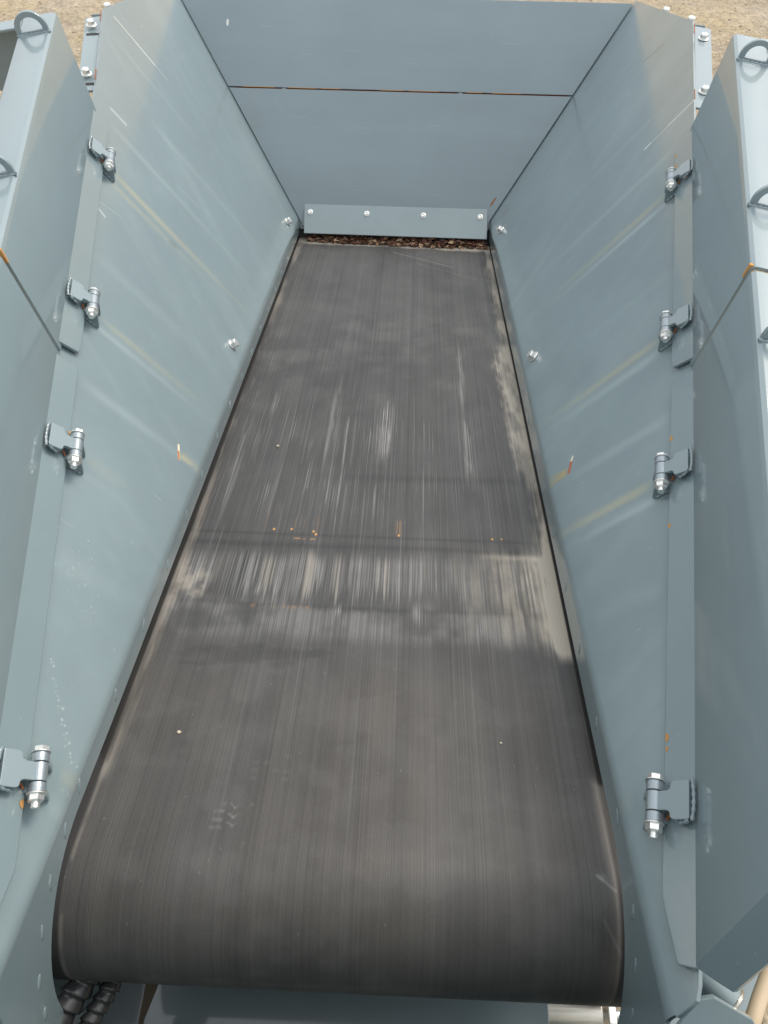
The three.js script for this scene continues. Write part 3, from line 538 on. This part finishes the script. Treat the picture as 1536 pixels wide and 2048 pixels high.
    const dk = Math.max(0.35 * g1(z, -1.645 + 0.012 * (fbm(x * 6, 3, 2) - 0.5), 0.012), 0.35 * g1(z, -1.405 + 0.02 * (fbm(x * 5, 8, 2) - 0.5), 0.008), 0.3 * g1(z, -1.99, 0.02) * sstep(-0.3, 0.1, x), 0.35 * g1(z, -1.69, 0.006));
    const smud = 0.36 * sstep(0.1, 0.75, 1.1 - Math.hypot((x + 0.26) / 0.21, (z + 1.235) / 0.04) + 1.5 * (fbm(x * 16 + 4, z * 40, 4) - 0.5)) * (0.6 + 0.6 * fs);
    // cream fines caked along the right edge and a patch reaching inwards
    const en = fbm(x * 30 + 3, z * 9, 4), wE = 0.036 + 0.035 * box(z, -2.95, -2.1, 0.18) + 0.03 * box(z, -1.64, -1.28, 0.05) - 0.012 * box(z, -1.98, -1.7, 0.08);
    const eS = vnoise(x * 260 + 9, z * 7) * 0.6 + vnoise(x * 90, z * 30) * 0.4;
    t += 0.9 * sstep(-0.5, 1.1, (x - (0.5 - wE * 0.85)) / 0.03 + 0.9 * (en - 0.5) + 0.9 * (eS - 0.5)) * box(z + 0.03 * (en - 0.5), -4.1, -1.26, 0.03) * (0.55 + 0.6 * sstep(0.25, 0.7, fbm(x * 30, z * 8, 3))) * (0.75 + 0.4 * eS);
    d += 0.16 * sstep(0.36, 0.5, x + 0.1 * (en - 0.5)) * box(z, -3.6, -1.3, 0.3) * (0.4 + 0.8 * eS);
    t += 0.95 * box(z + 0.06 * (en - 0.5) + 0.12 * (0.5 - x), -1.61, -1.31, 0.07) * sstep(0.2 + 0.25 * (en - 0.5), 0.52, x) * (0.25 + 0.75 * sstep(0.25, 0.75, vnoise(x * 190 + 5, z * 6))) * (0.45 + 0.8 * fbm(x * 40 + 1, z * 30, 4)) + 0.35 * g1(z + 0.01 * (en - 0.5), -1.622, 0.012) * sstep(0.26, 0.42, x);
    t += 0.6 * sstep(-4.08, -4.13, z + 0.05 * (blot2 - 0.5) - 0.06 * x) * sstep(-4.2, -4.15, z - 0.035 * x) * (0.7 + 0.6 * blot);
    t += 0.3 * g1(z, -4.14, 0.02);
    t += 0.28 * sstep(-0.48, -0.506, x + 0.03 * (en - 0.5)) * box(z, -4.2, -0.9, 0.03) * sstep(0.3, 0.75, fbm(x * 40 + 8, z * 6 + 2, 3)) * (0.4 + fs) + 0.15 * g1(x, -0.508, 0.003) * sstep(-1.0, -0.9, z) * sstep(0.2, 0.6, vnoise(z * 20, 3)) + 0.05 * g1(x, 0.5, 0.003) * sstep(-1.0, -0.9, z);
    t += 0.45 * sstep(0.4, 0.62, blot2) * box(x, -0.5, -0.42, 0.02) * box(z, -1.55, -1.4, 0.03);
    // thin scratches, crease under the rear wall, rubbed centre line
    d += 0.32 * stroke(x, z, 0.0, -4.02, 0.3, -3.83, 0.006) + 0.2 * stroke(x, z, 0.12, -3.87, 0.42, -3.68, 0.005);
    d += 0.05 * (0.4 + blot2) * box(x + 0.006 * (fbm(z * 4, 3, 2) - 0.5), -0.012 + 0.02 * (z + 1.1), 0.004 + 0.02 * (z + 1.1), 0.005) * box(z, -1.15, -0.35, 0.05);
    d += 0.45 * stroke(x, z, 0.47, -0.735, 0.5, -0.71, 0.004) * (0.3 + blot2) + 0.4 * stroke(x, z, 0.475, -0.66, 0.507, -0.6, 0.0035) * blot2 + 0.28 * g1(x, 0.478, 0.008) * g1(z, -0.732, 0.006);
    if (x > -0.3 && x < -0.16 && z > -0.88 && z < -0.73) for (const q of tread) d += 0.2 * stroke(x + 0.006 * (fbm(x * 80, z * 80, 2) - 0.5), z + 0.006 * (fbm(x * 80 + 5, z * 80, 2) - 0.5), ...q) * sstep(0.3, 0.65, fbm(x * 30 + 9, z * 30, 3));
    for (const [cx, cz, hx, hz] of tread2) d += 0.06 * box(x, cx - hx, cx + hx, 0.003) * box(z, cz - hz, cz + hz, 0.003);
    d += 0.05 * sstep(0.5, 0.7, fbm(x * 12 + 70, z * 14 + 3, 3)) * near;
    // scuffed patch low on the drum
    d += 0.08 * box(x, -0.385, 0.25, 0.008) * sstep(-0.508, -0.49, z + 0.02 * (blot2 - 0.5)) * (0.5 + blot2);
    let og = 0; for (const [ox, oz] of orange) og = Math.max(og, 1 - sstep(0.0022, 0.005, Math.hypot((x - ox), (z - oz) * 0.7) + 0.004 * (blot2 - 0.5)));
    og = Math.max(og * 0.85, 0.5 * g1(x, 0.078, 0.006) * box(z, -1.77, -1.71, 0.01) * sstep(0.4, 0.7, vnoise(x * 500, 1)), 0.45 * sstep(0.55, 0.75, vnoise(x * 30 + 3, 4.4)) * sstep(0.3, 0.6, vnoise(x * 150, 2.2)) * g1(z, -1.672 + 0.004 * (vnoise(x * 60, 7) - 0.5), 0.003) * sstep(0.05, -0.1, x), 0.16 * sstep(0.5, 0.8, vnoise(x * 160, 5)) * g1(z, -1.4, 0.006) * box(x, -0.33, -0.1, 0.03), 0.12 * sstep(0.75, 0.95, vnoise(x * 200, z * 8)) * box(z, -1.83, -1.68, 0.02) * box(x, -0.3, -0.15, 0.04));
    const spk = hash(i >> 1, (j >> 1) + 999) > 0.99985 ? 0.4 : 0;
    d = clamp(d + spk, 0, 0.95); t = clamp(t, 0, 0.92);
    const k = (1 - dk) * (1 - smud) * (1 - 0.72 * wiped); r *= k; gg *= k; b *= k;
    r += (0.27 - r) * d; gg += (0.268 - gg) * d; b += (0.265 - b) * d;
    r += (0.47 - r) * t; gg += (0.425 - gg) * t; b += (0.355 - b) * t;
    r += (0.55 - r) * og; gg += (0.3 - gg) * og; b += (0.1 - b) * og;
    // untouched band of rubber under the skirts
    const edge = sstep(0.507, 0.512, Math.abs(x + 0.004)); r += (0.02 - r) * edge; gg += (0.019 - gg) * edge; b += (0.018 - b) * edge;
    c[0] = r; c[1] = gg; c[2] = b; dustA[j * TW + i] = clamp(d + t + og);
  });
  map.wrapS = map.wrapT = THREE.ClampToEdgeWrapping; map.anisotropy = 8;
  const rough = dataTex(512, 1024, (i, j, c) => { const x = -HW + 2 * HW * i / 512, z = Z0 + LEN * j / 1024; c[0] = c[1] = c[2] = clamp(0.5 + 0.14 * (fbm(x * 30, z * 2, 3) - 0.5) + 0.4 * dustA[(j * 2) * TW + i * 3]); }, false);
  const bmp = dataTex(1024, 1024, (i, j, c) => { const x = -HW + 2 * HW * i / 1024, z = Z0 + LEN * j / 1024; c[0] = c[1] = c[2] = 0.6 * vnoise(x * 420, z * 3) + 0.4 * fbm(x * 20, z * 12, 3); }, false);
  const bm = new THREE.MeshStandardMaterial({ map, roughnessMap: rough, roughness: 1, bumpMap: bmp, bumpScale: 0.0005 });
  const m = new THREE.Mesh(g, bm), base = bw(0, -0.34, -2.2); g.translate(-base.x, -base.y, -base.z); m.position.copy(base);
  m.name = 'conveyor_belt'; m.castShadow = m.receiveShadow = true; m.userData = { label: 'wide black rubber conveyor belt, dusty and streaked, curling over its head drum', category: 'conveyor belt' }; scene.add(m);
}

// ---------------------------------------------------------------- dead leaves under the kick plate
{
  const geos = [], cols = [[0.13, 0.05, 0.028], [0.2, 0.11, 0.065], [0.36, 0.25, 0.16], [0.07, 0.034, 0.022], [0.15, 0.065, 0.04], [0.035, 0.02, 0.016]];
  for (let i = 0; i < 900; i++) {
    const L = rr(0.014, 0.042), w = L * rr(0.13, 0.28), b = rr(0.002, 0.007), twig = rnd() < 0.22, ww = twig ? 0.0012 : w;
    const pts = [[-L / 2, 0, 0], [-L * 0.15, b, ww], [L * 0.2, b * 0.8, ww * 0.8], [L / 2, 0, 0], [L * 0.2, b * 0.8, -ww * 0.8], [-L * 0.15, b, -ww], [0, b * 0.2, 0]];
    const id = [6, 0, 1, 6, 1, 2, 6, 2, 3, 6, 3, 4, 6, 4, 5, 6, 5, 0], g = new THREE.BufferGeometry();
    g.setAttribute('position', new THREE.Float32BufferAttribute(pts.flat(), 3)); g.setIndex(id);
    g.rotateX(rr(-0.5, 0.5)); g.rotateZ(rr(-0.3, 0.3)); g.rotateY(rr(-0.9, 0.9) + (rnd() < 0.25 ? 1.4 : 0));
    const x = rr(-0.47, 0.49), deep = rnd(), edge = -4.145 + 0.035 * (x + 0.5) + 0.015 * vnoise(x * 14, 1);
    const c = bw(x, 0.004 + 0.034 * deep * rnd(), edge - 0.11 * deep * rr(0.2, 1)); g.translate(c.x, c.y, c.z);
    const q = g.toNonIndexed(); q.computeVertexNormals();
    const co = cols[(rnd() * (deep > 0.6 ? 6 : 5)) | 0], t = rr(0.8, 1.25), arr = []; for (let v = 0; v < 18; v++) arr.push(co[0] * t, co[1] * t, co[2] * t);
    q.setAttribute('color', new THREE.Float32BufferAttribute(arr, 3)); geos.push(q);
  }
  const g = mergeGeometries(geos), m = new THREE.Mesh(g, new THREE.MeshStandardMaterial({ vertexColors: true, roughness: 0.85 }));
  m.name = 'leaf_litter'; m.castShadow = m.receiveShadow = true; m.userData = { kind: 'stuff', label: 'dead brown leaves and twigs caught under the rear kick plate', category: 'leaf litter' }; scene.add(m);
}
// a few crumbs of stone lying on the belt
{
  [[-0.377, -1.007, 0.004], [0.314, -1.015, 0.0024], [-0.33, -2.14, 0.004]].forEach(([x, z, r], i) => {
    const g = new THREE.IcosahedronGeometry(r, 1), p = g.attributes.position; for (let j = 0; j < p.count; j++) p.setXYZ(j, p.getX(j) * 1.2, p.getY(j) * 0.7, p.getZ(j)); g.computeVertexNormals();
    const m = new THREE.Mesh(g, new THREE.MeshStandardMaterial({ color: new THREE.Color().setRGB(0.55, 0.48, 0.36), roughness: 0.9 }));
    m.position.copy(bw(x, r * 0.5, z)); m.name = numbered('grit_crumb'); m.castShadow = true;
    m.userData = { label: ['largest pale crumb of grit, on the near left of the belt', 'small pale crumb of grit on the near right of the belt', 'pale crumb of grit on the left of the streaked zone'][i], category: 'grit crumb', group: 'crumbs of grit on the belt' };
    scene.add(m);
  });
}

// ---------------------------------------------------------------- below the head drum
{
  const W = (x, y, z) => V3(x, y + OY, z), X = V3(1, 0, 0), Y = V3(0, 1, 0), Zm = V3(0, 0, -1), Z = V3(0, 0, 1);
  const chute = thing('chute_plate', 'dark grey chute plate lying below the head drum', 'chute plate', W(0, -0.92, -0.55));
  part('plate', plate(W(0, -0.9, 0), X, Zm, [[-0.505, 0.2], [0.488, 0.2], [0.49, 1.0], [-0.511, 1.0]], 0.01, 0.0015), paint, chute);
  part('dusty_edge', plate(W(0, -0.898, 0), X, Zm, [[-0.504, 0.22], [-0.5, 0.36], [-0.494, 0.48], [-0.476, 0.55], [-0.464, 0.7], [-0.509, 0.7]], 0.001, 0), new THREE.MeshStandardMaterial({ color: new THREE.Color().setRGB(0.15, 0.125, 0.09), roughness: 0.95 }), chute);
  const rol = thing('return_roller', 'bright steel roller beside the chute plate, below the belt', 'roller', W(0.35, -1.04, -0.545));
  part('shell', lathe(W(0.1, -1.04, -0.545), X, [[0, 0], [0.052, 0], [0.055, 0.004], [0.055, 0.54], [0.052, 0.545], [0, 0.545]], 32), brightSteel, rol);
  part('shaft', cyl(W(0.645, -1.04, -0.545), W(0.72, -1.04, -0.545), 0.012), zinc, rol);
  part('shaft_clip', merge([new RoundedBoxGeometry(0.022, 0.06, 0.05, 2, 0.004).translate(0.668, -1.02 + OY, -0.545)]), zinc, rol);
  // spiral-wrapped hoses
  const hose = (pts, r, pitch, label) => {
    const c = new THREE.CatmullRomCurve3(pts), L = c.getLength(), n = Math.ceil(L / 0.0025), RS = 22, fr = c.computeFrenetFrames(n, false), pos = [], idx = [];
    for (let i = 0; i <= n; i++) {
      const q = c.getPointAt(i / n), s = i / n * L;
      for (let j = 0; j <= RS; j++) {
        const a = j / RS * Math.PI * 2, ph = (((s / pitch - a / (2 * Math.PI)) % 1) + 1) % 1, k = r * (0.74 + 0.3 * ph * (ph > 0.88 ? (1 - ph) / 0.12 : 1));
        pos.push(q.x + k * (Math.cos(a) * fr.normals[i].x + Math.sin(a) * fr.binormals[i].x), q.y + k * (Math.cos(a) * fr.normals[i].y + Math.sin(a) * fr.binormals[i].y), q.z + k * (Math.cos(a) * fr.normals[i].z + Math.sin(a) * fr.binormals[i].z));
      }
    }
    for (let i = 0; i < n; i++) for (let j = 0; j < RS; j++) { const a = i * (RS + 1) + j, b = a + RS + 1; idx.push(a, b, a + 1, b, b + 1, a + 1); }
    const g = new THREE.BufferGeometry(); g.setAttribute('position', new THREE.Float32BufferAttribute(pos, 3)); g.setIndex(idx); g.computeVertexNormals();
    const m = new THREE.Mesh(g, hoseBlack), b = pts[0]; g.translate(-b.x, -b.y, -b.z); m.position.copy(b);
    m.name = numbered('hydraulic_hose'); m.castShadow = m.receiveShadow = true; m.userData = { label, category: 'hose', group: 'spiral wrapped hoses below the drum' }; scene.add(m);
  };
  hose([W(-0.28, -0.6, -0.82), W(-0.45, -0.42, -0.6), W(-0.515, -0.40, -0.48), W(-0.58, -0.44, -0.36), W(-0.66, -0.7, -0.2)], 0.03, 0.026, 'thicker black spiral-wrapped hose, nearer the left skirt plate');
  hose([W(-0.22, -0.64, -0.82), W(-0.40, -0.44, -0.62), W(-0.462, -0.42, -0.48), W(-0.52, -0.46, -0.36), W(-0.6, -0.7, -0.2)], 0.021, 0.019, 'thinner black spiral-wrapped hose, beside the chute plate');
  // chassis floor under the hoses, screen box wall in front of the drum, legs down to the ground
  const ch = thing('machine_chassis', 'dark grey chassis frame under the hopper and drum', 'chassis', W(0, -2.8, -1.2));
  part('deck_plate', plate(W(0, -1.0, 0), X, Zm, [[-1.0, -0.3], [-0.52, -0.3], [-0.52, 1.6], [-1.0, 1.6]], 0.012, 0.002), paint, ch);
  part('screen_box_wall', new RoundedBoxGeometry(1.5, 2.1, 0.05, 2, 0.006).translate(0, OY - 0.15, -0.325), paint, ch);
  part('floor_plate', plate(W(0, -1.25, 0), X, Zm, [[-0.75, -0.2], [0.62, -0.2], [0.62, 2.2], [-0.75, 2.2]], 0.012, 0.002), paint, ch);
  part('side_panel', plate(W(-0.72, 0, 0), Zm, Y, [[0.3, -1.25], [2.2, -1.25], [2.2, -0.55], [0.75, -0.3], [0.3, -0.3]], 0.01, 0.001), paint, ch);
  part('side_panel', plate(W(0.72, 0, 0), Zm, Y, [[0.62, -1.25], [2.2, -1.25], [2.2, -0.55], [0.8, -0.35], [0.62, -0.6]], 0.01, 0.001), paint, ch);
  for (const [x, z] of [[-0.62, -0.9], [0.62, -0.9], [-0.62, -3.6], [0.62, -3.6]]) { const tp = z < -2 ? -1.2 : -0.4; part('leg', new RoundedBoxGeometry(0.1, tp + 2.8, 0.1, 2, 0.008).translate(x, (tp + 2.8) / 2, z), paint, ch); }
  // near right corner: end plate of the hopper, pipe stub, angle bracket, cream hose
  const s = SIDE.R;
  const ep = part('end_plate', plate(W(0, 0, -0.478), X, V3(0, 0.6, -0.8), [[0.512, -0.02], [0.512, -0.2], [0.75, -0.2], [0.622, 0.0], [0.565, 0.03], [0.545, 0.026]], 0.01, 0.0015, [[0.552, -0.06, 0.012]]), paint, hopper);
  part('pipe_stub', merge([cyl(W(0.545, -0.02, -0.56), W(0.606, -0.03, -0.5), 0.026, 24)]), paint, hopper);
  part('pipe_rim', lathe(W(0.606, -0.03, -0.5), V3(0.71, -0.1, 0.69).normalize(), [[0.018, -0.004], [0.026, -0.004], [0.027, 0.001], [0.024, 0.003], [0.018, 0.002]]), brightSteel, hopper);
  part('angle_bracket', plate(W(0, -0.26, 0), X, Zm, [[0.57, 0.47], [0.68, 0.46], [0.79, 0.6], [0.7, 0.68], [0.57, 0.62]], 0.01, 0.0015), paint, hopper);
  const cc = new THREE.CatmullRomCurve3([W(0.95, -0.3, -0.9), W(0.79, -0.17, -0.645), W(0.708, -0.15, -0.53), W(0.664, -0.16, -0.46), W(0.62, -0.5, -0.39)]);
  const cg = new THREE.TubeGeometry(cc, 60, 0.0125, 14), cm = new THREE.Mesh(cg, creamHose), cb = W(0.95, -0.3, -0.9); cg.translate(-cb.x, -cb.y, -cb.z); cm.position.copy(cb);
  cm.name = 'cream_hose'; cm.castShadow = cm.receiveShadow = true; cm.userData = { label: 'cream coloured hose running past the bent end of the right wing', category: 'hose' }; scene.add(cm);
}
renderer.render(scene, camera);
